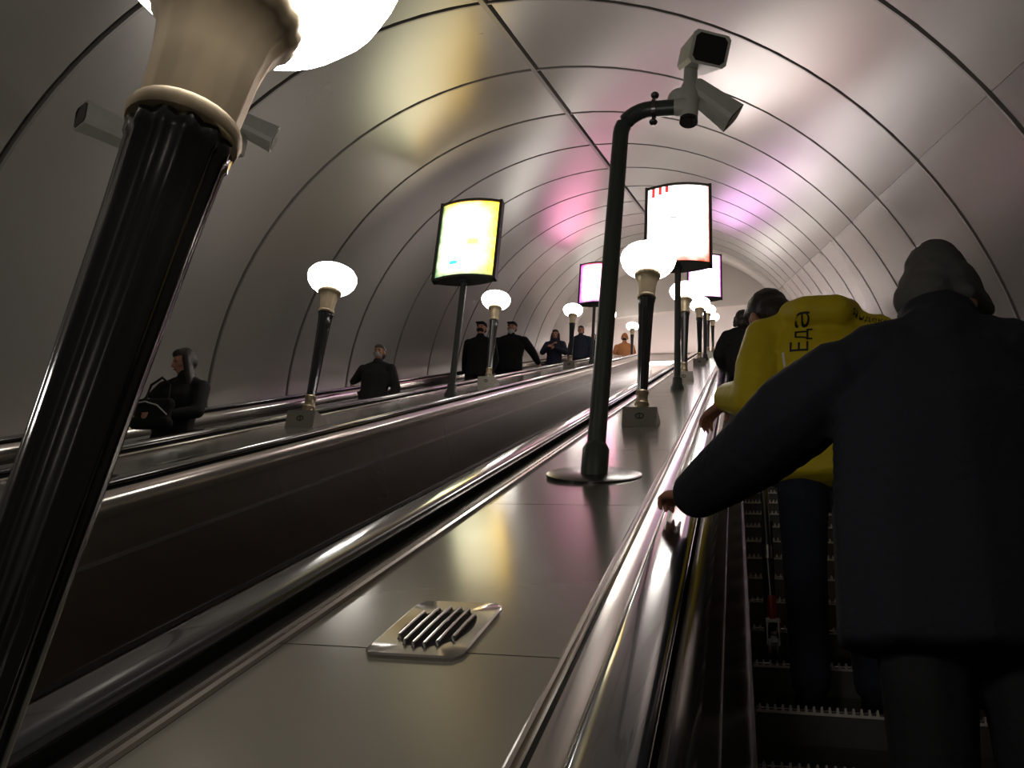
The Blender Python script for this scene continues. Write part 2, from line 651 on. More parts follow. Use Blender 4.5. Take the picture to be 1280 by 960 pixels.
# ------------------------------------------------------------------ torch lamps
def make_lamp():
    root = empty('torch_lamp')
    # wedge pedestal: level top, plumb front, foot lies on the sloping deck
    hb, wb = .145, .115
    t = math.tan(INC)
    L = hb / t
    mb = MB()
    mb.add([(-wb, 0, 0), (wb, 0, 0), (-wb, 0, hb), (wb, 0, hb), (-wb, L, hb), (wb, L, hb)],
           [(0, 1, 3, 2), (2, 3, 5, 4), (0, 4, 5, 1), (0, 2, 4), (1, 5, 3)])
    ped = mb.build('pedestal', M['pedestal'], root, smooth=False)
    em = MB()
    ring = []
    for k in range(24):
        a = 2 * math.pi * k / 24
        ring.append([(math.cos(a) * .030, -.001, hb * .55 + math.sin(a) * .022), (math.cos(a) * .030, -.004, hb * .55 + math.sin(a) * .022),
                     (math.cos(a) * .022, -.004, hb * .55 + math.sin(a) * .015), (math.cos(a) * .022, -.001, hb * .55 + math.sin(a) * .015)])
    em.rings(ring + [ring[0]], caps=False)
    em.box(-.004, .004, -.004, -.001, hb * .55 - .016, hb * .55 + .016)
    em.build('emblem', M['dark_steel'], ped)
    yc = .105
    c = (0, yc, 0)
    base = MB().lathe([(.062, hb), (.064, hb + .012), (.050, hb + .022), (.046, hb + .05), (.052, hb + .062), (.044, hb + .075),
                       (.038, .265), (.043, .280), (.046, .292), (.040, .302)], 28, c)
    base.build('brass_base', M['brass'], root)
    sh = MB().lathe([(.037, .300), (.0405, .47), (.046, .68), (.053, .90), (.058, 1.00), (.061, 1.005), (.062, 1.026), (.057, 1.032)], 48, c, .10, 12)
    sh.build('shaft', M['pole'], root, ang=60)
    rg = MB().lathe([(.056, 1.025), (.065, 1.028), (.068, 1.038), (.065, 1.048), (.058, 1.05)], 28, c)
    rg.build('collar', M['brass'], root)
    cp = MB().lathe([(.058, 1.046), (.060, 1.07), (.064, 1.13), (.072, 1.175), (.086, 1.20), (.094, 1.208), (.098, 1.220), (.097, 1.238), (.088, 1.244)], 48, c, .05, 16)
    cp.build('capital', M['brass'], root, ang=60)
    gl = MB().lathe([(.055, 1.236), (.090, 1.238), (.130, 1.250), (.166, 1.278), (.190, 1.312), (.201, 1.350), (.198, 1.378),
                     (.178, 1.408), (.138, 1.432), (.085, 1.445), (.03, 1.450), (.004, 1.451)], 40, c)
    gl.build('glass_bowl', M['globe'], root, ang=60)
    return root


lamp0 = make_lamp()
lamp_spots = [
    (0, .41, 0.0, 'tall black torch lamp standing beside the slotted floor grille'),
    (0, 5.95, 1.2, 'black torch lamp next uphill of the bent camera pole'),
    (0, 11.40, .5, 'torch lamp just uphill of the white and red light box post'),
    (0, 16.80, 0., 'second torch lamp uphill of the white and red light box'),
    (0, 22.20, 0., 'third torch lamp uphill of the white and red light box'),
    (0, 27.6, 0., 'topmost torch lamp on the camera pole deck, by the hall'),
    (0, -4.3, 0., 'lowest torch lamp on the camera pole deck'),
    (1, 6.12, 0., 'black torch lamp downhill of the yellow light box'),
    (1, 11.35, 0., 'torch lamp just uphill of the yellow light box'),
    (1, 17.5, 0., 'torch lamp below the woman in the dark blue jacket'),
    (1, 22.9, 0., 'torch lamp beside the man in the navy jacket'),
    (1, 28.4, 0., 'small topmost torch lamp beside the rider in orange'),
    (1, .65, 0., 'torch lamp downhill of the wall-side camera mast'),
]
lamps = []
for i, (d, s, tilt, lab) in enumerate(lamp_spots):
    o = lamp0 if i == 0 else copy_tree(lamp0)
    o.location = W(X_DECK[d], s, ND)
    o.rotation_euler = (0, math.radians(tilt), 0)
    tag(o, lab, 'lamp', 'torch lamps along the escalator decks')
    if s > S1:
        o.location.z -= 0.06
    lamps.append(o)
lamps[0].location = W(X_DECK[0] - .075, .385, ND)
lamps[0].rotation_euler = (0, math.radians(4.2), 0)


# ------------------------------------------------------------------ advertising light boxes
def lens_outline(hw, bulge, n=12):
    pts = []
    for k in range(n + 1):
        x = -hw + 2 * hw * k / n
        pts.append((x, -bulge * (1 - (x / hw) ** 2)))
    return pts


def light_box(label, loc, h0, h1, front, back, hw=.385):
    root = empty('light_box', loc)
    tag(root, label, 'light box', 'lit advertising boxes on posts')
    zc, hh = (h0 + h1) / 2, (h1 - h0) / 2
    B = .085
    fo = lens_outline(hw - .028, B * .86)
    for nm, mt, sg in (('front_poster', front, 1), ('back_poster', back, -1)):
        rr = []
        for x, y in fo:
            y0, y1 = sg * (y - .028), sg * (y - .014)
            rr.append([(x * sg, y0, -hh + .03), (x * sg, y1, -hh + .03), (x * sg, y1, hh - .03), (x * sg, y0, hh - .03)])
        o = MB().rings(rr).build(nm, mt, root, ang=40)
        o.location = (0, 0, zc)
    out = lens_outline(hw, B)
    ring = [(x, y - .032) for x, y in out] + [(-x, -y + .032) for x, y in out]
    for nm, za, zb in (('top_cap', h1 - .032, h1), ('bottom_cap', h0, h0 + .032)):
        MB().rings([[(x, y, za) for x, y in ring], [(x, y, zb) for x, y in ring]]).build(nm, M['frame'], root)
    for sg in (-1, 1):
        xa, xb = sg * (hw - .03), sg * (hw + .006)
        MB().box(min(xa, xb), max(xa, xb), -.052, .052, h0, h1).build('side_frame', M['frame'], root, smooth=False)
    MB().box(-hw + .05, hw - .05, -.02, .02, h0 + .02, h1 - .02).build('inner_plate', M['frame'], root, smooth=False)
    MB().lathe([(.036, -.02), (.036, h0 - .03), (.05, h0 - .02), (.05, h0 + .004)], 20).build('post', M['green'], root)
    MB().lathe([(.075, -.06), (.075, .02), (.055, .06), (.052, .13), (.036, .15)], 20).build('post_foot', M['green'], root)
    return root


p_gold = poster_mat('gold poster', (1.0, .93, .62), [('T', (.9, .42, .02), .20), ('R', (.85, .50, .02), .30), ('L', (.03, .10, .04), .13), ('B', (.05, .12, .05), .17)], 3.1,
                    [(.02, .15, -.10, -.02, (.45, .45, .12)), (-.18, -.08, -.36, -.31, (.03, .30, .30))], 3.6)
p_red = poster_mat('white and red poster', (1.0, .90, .86), [('R', (.60, .05, .03), .06), ('B', (.40, .035, .012), .34)], 8.0,
                   [(-.31, -.27, .40, .54, (.20, .012, .012)), (-.23, -.19, .42, .54, (.20, .012, .012)), (-.15, -.11, .44, .54, (.20, .012, .012)),
                    (-.09, -.01, .06, .09, (.15, .15, .15)), (.12, .19, .0, .02, (.15, .15, .15))], 4.6)
p_mag = poster_mat('white and magenta poster', (.95, .52, .92), [('R', (.25, .01, .20), .08), ('L', (.15, .01, .18), .08)], 5.0, None, 5.0)
p_violet = poster_mat('violet and red poster', (1.0, .38, .56), [('T', (.35, .01, .01), .10), ('L', (.22, .01, .20), .14), ('B', (.05, .02, .12), .14)], 12.0, None, 4.8)
p_plain = poster_mat('cream poster', (1.0, .93, .84), [('B', (.4, .3, .2), .2)], 2.0, None, 2.2)
p_pinkback = p_purpleback = p_goldback = p_plain
light_box('curved light box with a yellow and green lit poster', W(-3.07, 9.49, ND), 1.47, 2.56, p_gold, p_pinkback)
light_box('curved light box with a white poster, red stripes at its top', W(-.61, 9.86, ND), 1.53, 2.64, p_red, p_purpleback)
light_box('light box with a white poster edged in magenta, near the hall', W(-.62, 20.0, ND), 1.50, 2.64, p_mag, p_goldback)
light_box('light box with a violet and red poster behind the camera pole', W(-3.15, 20.2, ND), 1.50, 2.60, p_violet, p_pinkback)


# ------------------------------------------------------------------ security cameras
def cctv(parent, loc, fwd, up=(0, 0, 1), w=.17, h=.15, L=.30):
    """weatherproof camera housing: tapering shell, sloped hood, black window"""
    f = Vector(fwd).normalized()
    r = f.cross(Vector(up)).normalized()
    u = r.cross(f)
    mat3 = Matrix((r, f, u)).transposed()
    hw, hh = w / 2, h / 2

    def T(p):
        return mat3 @ Vector(p) + Vector(loc)
    mb = MB()
    sec = []
    for y, k, dz in ((-L * .55, .72, 0), (-L * .5, .80, 0), (L * .25, .95, 0), (L * .42, 1.0, 0)):
        a, b, c = hw * k, hh * k, .018
        sec.append([T(q) for q in ((-a + c, y, -b + dz), (a - c, y, -b + dz), (a, y, -b + c + dz), (a, y, b - c + dz), (a - c, y, b + dz),
                                   (-a + c, y, b + dz), (-a, y, b - c + dz), (-a, y, -b + c + dz))])
    mb.rings(sec)
    hs = mb.build('camera_housing', M['cctv'], parent, ang=30)
    g = MB()
    a, b = hw * .84, hh * .84
    y0, y1 = L * .40, L * .43
    g.rings([[T(q) for q in ((-a + .02, y, -b), (a - .02, y, -b), (a, y, -b + .02), (a, y, b - .02), (a - .02, y, b), (-a + .02, y, b), (-a, y, b - .02), (-a, y, -b + .02))] for y in (y0, y1)])
    g.build('lens_window', M['glass'], hs)
    return hs


# bent pole with two cameras on the near deck
root = empty('camera_pole', W(X_DECK[0] + .015, 3.88, ND))
root.rotation_euler = (0, math.radians(1.9), 0)
tag(root, 'dark bent pole with two grey security cameras on a round plate', 'camera pole')
disc = MB()
nn = Vector((0, -SI, CI))
aa = Vector((0, CI, SI))
rr = []
for rad, z in ((.21, .0), (.21, .010), (.20, .014), (.05, .016)):
    rr.append([Vector((1, 0, 0)) * rad * math.cos(t) + aa * rad * math.sin(t) + nn * z for t in [2 * math.pi * k / 40 for k in range(40)]])
disc.rings(rr)
disc.build('base_plate', M['dark_steel'], root)
MB().lathe([(.060, -.03), (.060, .125), (.052, .140), (.046, .15)], 24).build('base_sleeve', M['green'], root)
pts = [(0, 0, .10), (0, 0, 1.0), (0, 0, 1.86)]
for k in range(1, 9):
    a = math.pi / 2 * k / 8
    pts.append((.15 - .15 * math.cos(a), 0, 1.86 + .15 * math.sin(a)))
pts += [(.30, 0, 2.01)]
MB().tube(pts, .042, 20).build('pole', M['green'], root, ang=60)
cl = MB()
cl.tube([(.155, -.0, 2.01), (.175, 0, 2.01)], .052, 20)
cl.tube([(.165, 0, 1.935), (.165, 0, 2.085)], .010, 10)
cl.ell((.165, 0, 2.10), (.022, .022, .018))
cl.ell((.165, 0, 1.925), (.022, .022, .014))
cl.build('clamp', M['dark_steel'], root)
bk = MB()
bk.tube([(.27, 0, 2.01), (.34, 0, 2.01)], .046, 16)
bk.lathe([(.040, 1.925), (.046, 1.93), (.046, 2.14), (.038, 2.15), (.034, 2.29)], 20, (.345, 0, 0))
bk.ell((.30, .05, 2.11), (.075, .06, .055))
bk.tube([(.345, 0, 2.08), (.42, .06, 2.10)], .034, 12)
bk.build('bracket', M['cctv'], root, ang=50)
MB().lathe([(.044, 1.905), (.047, 1.908), (.047, 1.928), (.044, 1.93)], 20, (.345, 0, 0)).build('bracket_foot', M['glass'], root)
cctv(root, (.405, -.06, 2.295), (.46, -1.0, -.62), w=.20, h=.165, L=.30)
cctv(root, (.475, .06, 2.06), (.85, .30, -.62), w=.14, h=.13, L=.28)

# mast with two cameras half hidden behind the nearest lamp
root = empty('camera_mast', W(X_DECK[1], 3.95, ND))
tag(root, 'slim mast with two pale cameras on a cross arm behind the near lamp', 'camera mast')
MB().lathe([(.055, -.04), (.055, .10), (.036, .12), (.034, 2.12), (.02, 2.14)], 20).build('pole', M['green'], root)
MB().tube([(-.28, 0, 2.0), (.28, 0, 2.0)], .022, 12).build('cross_arm', M['dark_steel'], root)
for sg in (-1, 1):
    b = MB()
    b.tube([(sg * .30, -.05, 2.0), (sg * .36, -.03, 2.07)], .02, 10)
    b.box(sg * .34 - .035, sg * .34 + .035, -.05, .03, 1.98, 2.10)
    b.build('bracket', M['cctv'], root, smooth=False)
cctv(root, (-.50, -.05, 2.20), (-.45, -.90, -.12), w=.17, h=.16, L=.55)
cctv(root, (.40, .0, 2.17), (.8, .5, -.25), w=.14, h=.13, L=.36)

# ------------------------------------------------------------------ slotted grille on the deck
root = empty('floor_grille', W(X_DECK[0], 1.785, ND))
tag(root, 'square metal grille with slotted round opening set in the deck', 'grille')


def G(x, y, z):
    return Vector((x, 0, 0)) + aa * y + nn * z


hx, hy, ex, ey = .103, .178, .072, .118
n = 48
rr = []


def rrect(a, sx, sy, c):
    """rounded rectangle boundary point in direction a"""
    ca, sa = math.cos(a), math.sin(a)
    p = 12.0
    r = (abs(ca / sx) ** p + abs(sa / sy) ** p) ** (-1 / p)
    return r * ca, r * sa


angs = [2 * math.pi * (k + .5) / n for k in range(n)]
for kind, z in (('o0', .0), ('o0', .007), ('o1', .010), ('i0', .007), ('i1', -.004), ('i1', -.02)):
    ring = []
    for a in angs:
        if kind == 'o0':
            x, y = rrect(a, hx, hy, 0)
        elif kind == 'o1':
            x, y = rrect(a, hx - .005, hy - .005, 0)
        elif kind == 'i0':
            x, y = ex * math.cos(a) * 1.05, ey * math.sin(a) * 1.05
        else:
            x, y = ex * math.cos(a), ey * math.sin(a)
        ring.append(G(x, y, z))
    rr.append(ring)
MB().rings(rr, caps=False).build('plate', M['steel'], root, ang=30)
MB().rings([[G(ex * math.cos(a), ey * math.sin(a), z) for a in angs] for z in (.0006, .0016)]).build('opening', M['black'], root)
for k in range(6):
    x = -.058 + .116 * k / 5
    L = ey * math.sqrt(max(0, 1 - (x / (ex * 1.02)) ** 2)) + .010
    pts = [G(x, -L, .006), G(x, -L + .006, .013), G(x, 0, .014), G(x, L - .006, .013), G(x, L, .006)]
    MB().tube(pts, .0042, 8).build('slat', M['steel'], root)

# ------------------------------------------------------------------ unseen light fittings added to brighten the white hall
for y, lab in ((30.2, 'unseen ceiling light added to brighten the hall next to the arch'), (33.6, 'unseen ceiling light added to brighten the middle of the hall'),
               (37.0, 'unseen ceiling light added to brighten the back wall of the hall')):
    root = empty('added_hall_light', (-1.0, y, Z0 + 14.25))
    tag(root, lab, 'light', 'unseen lights added to brighten the upper hall')
    MB().box(-4.6, 4.6, -.16, .16, .12, .20).build('housing', M['white'], root, smooth=False)
    for sg in (-1, 1):
        MB().box(-4.6, 4.6, sg * .17 - .01, sg * .17 + .01, -.10, .13).build('baffle', M['white'], root, smooth=False)  # shields the tunnel from the added light
    MB().box(-4.5, 4.5, -.13, .13, .04, .12).build('diffuser', M['tube'], root, smooth=False)

# ------------------------------------------------------------------ people
_bm = bmesh.new()
bmesh.ops.create_icosphere(_bm, subdivisions=2, radius=1.0)
ICO_V = [v.co.copy() for v in _bm.verts]
ICO_F = [tuple(v.index for v in f.verts) for f in _bm.faces]
_bm.free()
PENDING = []


class Blob:
    """union of ellipsoids, turned into one smooth skin by a voxel remesh"""

    def __init__(self):
        self.items = []

    def e(self, c, r, rot=None):
        if isinstance(r, (int, float)):
            r = (r, r, r)
        self.items.append((Vector(c), Vector(r), rot))
        return self

    def chain(self, pts, rad, dens=.4):
        for i in range(len(pts) - 1):
            p, q = Vector(pts[i]), Vector(pts[i + 1])
            a = rad[i] if not isinstance(rad[i], (int, float)) else (rad[i],) * 3
            b = rad[i + 1] if not isinstance(rad[i + 1], (int, float)) else (rad[i + 1],) * 3
            a, b = Vector(a), Vector(b)
            n = max(1, int((q - p).length / (min(min(a), min(b)) * dens)))
            for k in range(n + 1):
                t = k / n
                self.items.append((p.lerp(q, t), a.lerp(b, t), None))
        return self

    def xform(self, mat, start=0):
        for i in range(start, len(self.items)):
            c, r, rot = self.items[i]
            m3 = mat.to_3x3()
            self.items[i] = (mat @ c, r, m3 @ rot if rot else m3.copy())
        return self

    def mesh_raw(self, name, k):
        vs_, fs_ = [], []
        for c, r, rot in self.items:
            o = len(vs_)
            for v in ICO_V:
                p = Vector((v.x * r.x, v.y * r.y, v.z * r.z))
                if rot:
                    p = rot @ p
                vs_.append((p + c) * k)
            fs_ += [(a + o, b + o, d + o) for a, b, d in ICO_F]
        me = bpy.data.meshes.new(name)
        me.from_pydata(vs_, [], fs_)
        return me


def blob_obj(name, blob, mat, parent, k=1.0, voxel=.012, smooth=4):
    o = link_mesh(name, blob.mesh_raw(name, k), parent)
    md = o.modifiers.new('r', 'REMESH')
    md.mode = 'VOXEL'
    md.voxel_size = voxel
    md.use_smooth_shade = True
    if smooth:
        sm = o.modifiers.new('s', 'SMOOTH')
        sm.iterations = smooth
        sm.factor = .5
    PENDING.append((o, mat))
    return o


def flush():
    bpy.context.view_layer.update()
    dg = bpy.context.evaluated_depsgraph_get()
    for o, mat in PENDING:
        me = bpy.data.meshes.new_from_object(o.evaluated_get(dg))
        me.materials.clear()
        me.materials.append(mat)
        me.polygons.foreach_set('use_smooth', [True] * len(me.polygons))
        o.modifiers.clear()
        old = o.data
        o.data = me
        bpy.data.meshes.remove(old)
    PENDING.clear()


def elbow(sh, wr, l1, l2, hint):
    sh, wr = Vector(sh), Vector(wr)
    d = wr - sh
    L = min(d.length, (l1 + l2) * .995)
    u = d.normalized()
    wr = sh + u * L
    a = (l1 * l1 - l2 * l2 + L * L) / (2 * L)
    h = math.sqrt(max(0, l1 * l1 - a * a))
    hv = Vector(hint)
    hv = (hv - u * hv.dot(u)).normalized()
    return sh + u * a + hv * h, wr


def hand(b, wr, f, up, thumb, curl=.5, sc=1.0):
    """palm, four jointed fingers of unequal length and a thumb leaving the side of the palm"""
    wr, f = Vector(wr), Vector(f).normalized()
    up = Vector(up)
    up = (up - f * up.dot(f)).normalized()
    sd = f.cross(up).normalized()
    if sd.dot(Vector(thumb)) < 0:
        sd = -sd                                   # sd points to the thumb side
    b.chain([wr - f * .02, wr + f * .02], [.026 * sc, .026 * sc])
    for t in (-.028, -.009, .010, .028):
        b.chain([wr + f * .02 + sd * t * .7 * sc, wr + f * .088 * sc + sd * t * sc], [.016 * sc, .0135 * sc])
    for t, L in ((.030, .072), (.010, .082), (-.010, .077), (-.029, .060)):
        p = wr + f * .090 * sc + sd * t * 1.12 * sc
        pts, rad = [p], [.0095 * sc]
        ang = curl * .4
        for seg, q in enumerate((.45, .30, .25)):
            d = f * math.cos(ang) - up * math.sin(ang) + sd * t * .8
            p = p + d.normalized() * L * q * sc
            pts.append(p)
            rad.append((.0092, .0085, .0075)[seg] * sc)
            ang += curl
        b.chain(pts, rad, .6)
    p = wr + f * .025 * sc + sd * .026 * sc
    q = p + (f * .55 + sd * .8 - up * .25).normalized() * .040 * sc
    r = q + (f * .85 + sd * .35 - up * .4 * (1 + curl)).normalized() * .034 * sc
    b.chain([p, q, r], [.015 * sc, .0115 * sc, .009 * sc], .6)


def person(label, feet, yaw, k, sp):
    vox = sp.get('vox', .012)
    wid = sp.get('wide', 1.0)
    root_m = Matrix.Translation(feet) @ Matrix.Rotation(yaw, 4, 'Z')
    inv = root_m.inverted()

    def loc(w):
        return (inv @ Vector(w)) / k
    hx_, hy_, hz_ = sp.get('head', (0, 0, 0))
    hyaw, hpitch, hroll = [math.radians(a) for a in sp.get('turn', (0, 0, 0))]
    HM = Matrix.Translation((hx_, hy_, 1.535 + hz_)) @ Matrix.Rotation(hyaw, 4, 'Z') @ Matrix.Rotation(-hpitch, 4, 'X') @ Matrix.Rotation(hroll, 4, 'Y') @ Matrix.Translation((0, 0, -1.535))
    sw = .185 * wid
    b = Blob()
    for sg in (-1, 1):
        b.chain([(sg * .085, 0, .90), (sg * .095, .012, .49), (sg * .10, -.025, .085)], [.082, .052, .038])
        b.chain([(sg * .10, -.03, .05), (sg * .11, .13, .038)], [.036, .03])
    b.chain([(0, 0, .90), (0, 0, 1.08), (0, .0, 1.30), (0, 0, 1.41)], [(.15 * wid, .095, .08), (.13 * wid, .085, .08), (.155 * wid, .10, .08), (.12 * wid, .07, .05)])
    b.chain([(-sw, 0, 1.39), (0, 0, 1.43), (sw, 0, 1.39)], [.05, .055, .05])
    b.chain([(0, 0, 1.42), (hx_ * .8, .015 + hy_ * .8, 1.56 + hz_ * .8)], [.058, .052])
    st = len(b.items)
    b.e((0, -.005, 1.665), (.076, .094, .088)).e((0, .022, 1.605), (.060, .076, .082)).e((0, .062, 1.553), (.030, .030, .026))
    b.e((0, .030, 1.56), (.048, .05, .035))
    b.chain([(0, .092, 1.648), (0, .112, 1.612)], [.010, .0155])
    b.e((-.013, .100, 1.606), .010).e((.013, .100, 1.606), .010)
    b.chain([(-.035, .080, 1.662), (.035, .080, 1.662)], [.014, .014])
    b.chain([(-.018, .090, 1.578), (.018, .090, 1.578)], [.009, .009])
    for sg in (-1, 1):
        b.e((sg * .078, -.004, 1.63), (.010, .022, .032)).e((sg * .042, .065, 1.61), (.022, .022, .024))
    b.xform(HM, st)
    arms = {}
    for nm, sg in (('L', -1), ('R', 1)):
        a = sp.get('arm' + nm, {})
        sh = Vector((sg * sw, 0.0, 1.385))
        if 'world' in a:
            wr = loc(a['world'])
        else:
            wr = Vector(a.get('local', (sg * (sw + .05), .05, .86)))
        el, wr = elbow(sh, wr, .29, .265, a.get('hint', (sg * .6, -.8, -.3)))
        b.chain([sh, el, wr], [.047, .040, .029])
        f = Vector(a['f']) if 'f' in a else (wr - el)
        if 'fw' in a:
            f = inv.to_3x3() @ Vector(a['fw'])
        up = inv.to_3x3() @ Vector(a['upw']) if 'upw' in a else Vector(a.get('up', (sg * 1, 0, .1)))
        th = Vector(a.get('thumb', (0, 1, 0))) if 'thumbw' not in a else inv.to_3x3() @ Vector(a['thumbw'])
        hand(b, wr + f.normalized() * .03, f, up, th, a.get('curl', .45))
        arms[nm] = (sh, el, wr)
    body = blob_obj('person', b, M[sp.get('skin', 'skin')], None, k, sp.get('bvox', vox * .75), 2)
    body.matrix_world = root_m
    tag(body, label, 'person')
    # eyes and mouth
    for sg in (-1, 1):
        MB().ell(HM @ Vector((sg * .031, .091, 1.644)) * k, (.011 * k, .006 * k, .006 * k), 10, 6).build('eye', M['eye'], body)
    MB().ell(HM @ Vector((0, .098, 1.577)) * k, (.022 * k, .006 * k, .006 * k), 10, 6).build('mouth', M['lip'], body)
    # trousers and shoes
    t = Blob()
    for sg in (-1, 1):
        t.chain([(sg * .088, 0, .92), (sg * .098, .012, .49), (sg * .10, -.02, .10)], [.105, .080, .068])
    t.e((0, 0, .95), (.165 * wid, .12, .10))
    blob_obj('trousers', t, M[sp.get('trousers', 'blackcloth')], body, k, vox)
    for sg in (-1, 1):
        s_ = Blob().chain([(sg * .10, -.045, .045), (sg * .105, .06, .043), (sg * .11, .15, .035)], [(.042, .045, .043), (.047, .05, .041), (.042, .045, .033)])
        blob_obj('shoe', s_, M[sp.get('shoes', 'blackcloth')], body, k, .010)
    # jacket
    j = Blob()
    hem = sp.get('hem', .80)
    g = sp.get('bulk', .03)
    hw_ = sp.get('hemw', .165) * wid
    wst = sp.get('waist', .145)
    j.chain([(0, 0, hem), (0, -.005, 1.08), (0, -.005, 1.28), (0, -.01, 1.40)],
            [(hw_ + g, .115 + g, .035), (wst * wid + g, .10 + g, .07), (.17 * wid + g, .115 + g, .07), (.13 * wid + g * .7, .085 + g * .6, .06)])
    j.chain([(-sw, -.005, 1.375), (-sw * .45, -.01, 1.425), (0, -.01, 1.45), (sw * .45, -.01, 1.425), (sw, -.005, 1.375)], [.058 + g * .5, .060 + g * .5, .062 + g * .4, .060 + g * .5, .058 + g * .5])
    if sp.get('trap'):
        for sg in (-1, 1):
            j.chain([(0, -.01, 1.45), (sg * sw * .6, -.01, 1.425), (sg * sw, 0, 1.37)], [.09, .088, .08])
    if sp.get('collar'):
        j.chain([(0, -.01, 1.46), (hx_ * .6, hy_ * .5, 1.46 + sp['collar'])], [.105, .098])
    j.chain([(0, -.005, 1.44), (hx_ * .4, .01 + hy_ * .4, 1.50 + hz_ * .4)], [.078, .070])
    sr = sp.get('sleeve', 1.0)
    for nm, (sh, el, wr) in arms.items():
        j.chain([sh, sh.lerp(el, .5), el, el.lerp(wr, .5), wr], [(.062 + g * .5) * (1 + (sr - 1) * .1), (.060 + g * .5) * sr, (.056 + g * .4) * sr, (.050 + g * .35) * sr, (.042 + g * .25) * sr])
    # a few folds
    rnd = random.Random(len(label))
    for _ in range(sp.get('folds', 10)):
        z = rnd.uniform(hem + .05, 1.35)
        a = rnd.uniform(-2.6, .2)
        j.e((math.cos(a) * (.15 * wid + g), math.sin(a) * (.095 + g), z), (.05, .035, .018 + .02 * rnd.random()))
    if sp.get('hood'):
        j.chain([(-.10, -.05, 1.46), (-.05, -.12, 1.43), (.05, -.12, 1.43), (.10, -.05, 1.46)], [.055, .065, .065, .055])
    jk = blob_obj('jacket', j, M[sp.get('jacket', 'blackcloth')], body, k, vox, 5)
    # head wear and hair
    hd = sp.get('hat', 'hair')
    hm = M[sp.get('hairmat', 'hair')]
    if hd in ('hair', 'long'):
        h = Blob().e((0, -.022, 1.682), (.086, .096, .088)).e((0, -.05, 1.63), (.080, .066, .075))
        h.e((0, .030, 1.715), (.074, .062, .045))
        if hd == 'long':
            for x in (-.07, -.045, 0, .045, .07):
                h.chain([(x, -.045 + abs(x) * .7, 1.64), (x * 1.35, -.055 + abs(x) * 1.2, 1.45), (x * 1.3, -.04 + abs(x) * 1.4, 1.33)], [.038, .036, .024])
        h.xform(HM)
        blob_obj('hair', h, hm, body, k, .010, 2)
    elif hd == 'beanie':
        h = Blob().e((0, -.010, 1.690), (.092, .110, .095)).e((0, -.03, 1.745), (.070, .085, .070))
        h.chain([(0, -.11, 1.645), (-.082, -.02, 1.645), (-.06, .075, 1.665), (.06, .075, 1.665), (.082, -.02, 1.645), (0, -.11, 1.645)], [.020] * 6)
        for q in sp.get('hat_extra', []):
            h.e(*q)
        h.xform(HM)
        blob_obj('knit_hat', h, M[sp.get('hatmat', 'beanie')], body, k, .009, 3)
        if 'nape' in sp:
            hh_ = Blob().e((0, -.06, 1.60), (.07, .045, .05)).xform(HM)
            blob_obj('hair', hh_, hm, body, k, .010, 2)
    elif hd == 'cap':
        h = Blob().e((0, -.008, 1.700), (.088, .104, .066))
        h.chain([(-.05, .10, 1.700), (.05, .10, 1.700)], [(.03, .045, .010), (.03, .045, .010)])
        h.xform(HM)
        blob_obj('cap', h, M[sp.get('hatmat', 'blackcloth')], body, k, .010, 2)
        h = Blob().e((0, -.045, 1.635), (.080, .062, .05)).xform(HM)
        blob_obj('hair', h, hm, body, k, .010, 2)
    elif hd == 'furhood':
        h = Blob().e((0, -.03, 1.675), (.110, .115, .115)).e((0, -.05, 1.58), (.10, .09, .09))
        for q in range(16):
            a = math.pi * q / 15
            h.e((math.cos(a) * .105, .04 + .02 * rnd.random(), 1.60 + math.sin(a) * .165), .030 + .012 * rnd.random())
        h.xform(HM)
        blob_obj('fur_hood', h, M['hair'], body, k, .010, 1)
    if sp.get('mask'):
        m_ = Blob().e((0, .052, 1.588), (.058, .058, .048)).e((0, .085, 1.595), (.032, .032, .036)).xform(HM)
        blob_obj('face_mask', m_, M[sp['mask']], body, k, .009, 2)
    if sp.get('beard'):
        m_ = Blob().e((0, .058, 1.560), (.052, .050, .045)).e((0, .07, 1.53), (.035, .035, .04)).xform(HM)
        blob_obj('beard', m_, M[sp['beard']], body, k, .009, 2)
    return body, jk, k, HM


def place(px, py, x, lo=.13, hi=.27):
    """head top seen at a pixel, standing line at lateral x -> feet on a tread, height"""
    h = at_x(px, py, x)
    t = tread(h.y)
    y = min(max(h.y, t.y + lo), t.y + hi)
    f = Vector((x, y, t.z + .010))
    return f, h.z - f.z


# --- the man in the dark coat, seen from behind
px_head = at_x(1152, 300, .47)
t_ = tread(px_head.y)
feet = Vector((.475, min(max(px_head.y - .02, t_.y + .12), t_.y + .25), t_.z + .010))
H = px_head.z - feet.z
man, man_jk, mk_, _ = person('person in a long dark coat and grey knit hat gripping the handrail', feet, 0.0, H / 1.755, dict(
    vox=.010, bvox=.006, wide=1.2, bulk=.05, hem=.79, hemw=.185, waist=.18, collar=.055, trap=True, sleeve=1.32, jacket='coat', trousers='blackcloth', hat='beanie', folds=0,
    skin='skin_dark', turn=(-48, 14, 0), head=(.015, .05, -.055),
    hat_extra=[((0, -.03, 1.785), (.05, .06, .05)), ((0, .045, 1.685), (.080, .085, .045)), ((0, -.07, 1.64), (.075, .06, .06))],
    armL=dict(world=W(-.150, 2.64, -.500), hint=(-.3, -.4, -.9), fw=W(-.29, 2.84, -.54) - W(-.150, 2.64, -.500), upw=(0, -SI, CI), thumbw=(1, .2, 0), curl=.75),
    armR=dict(local=(.33, .12, .90), hint=(.9, -.5, 0))))

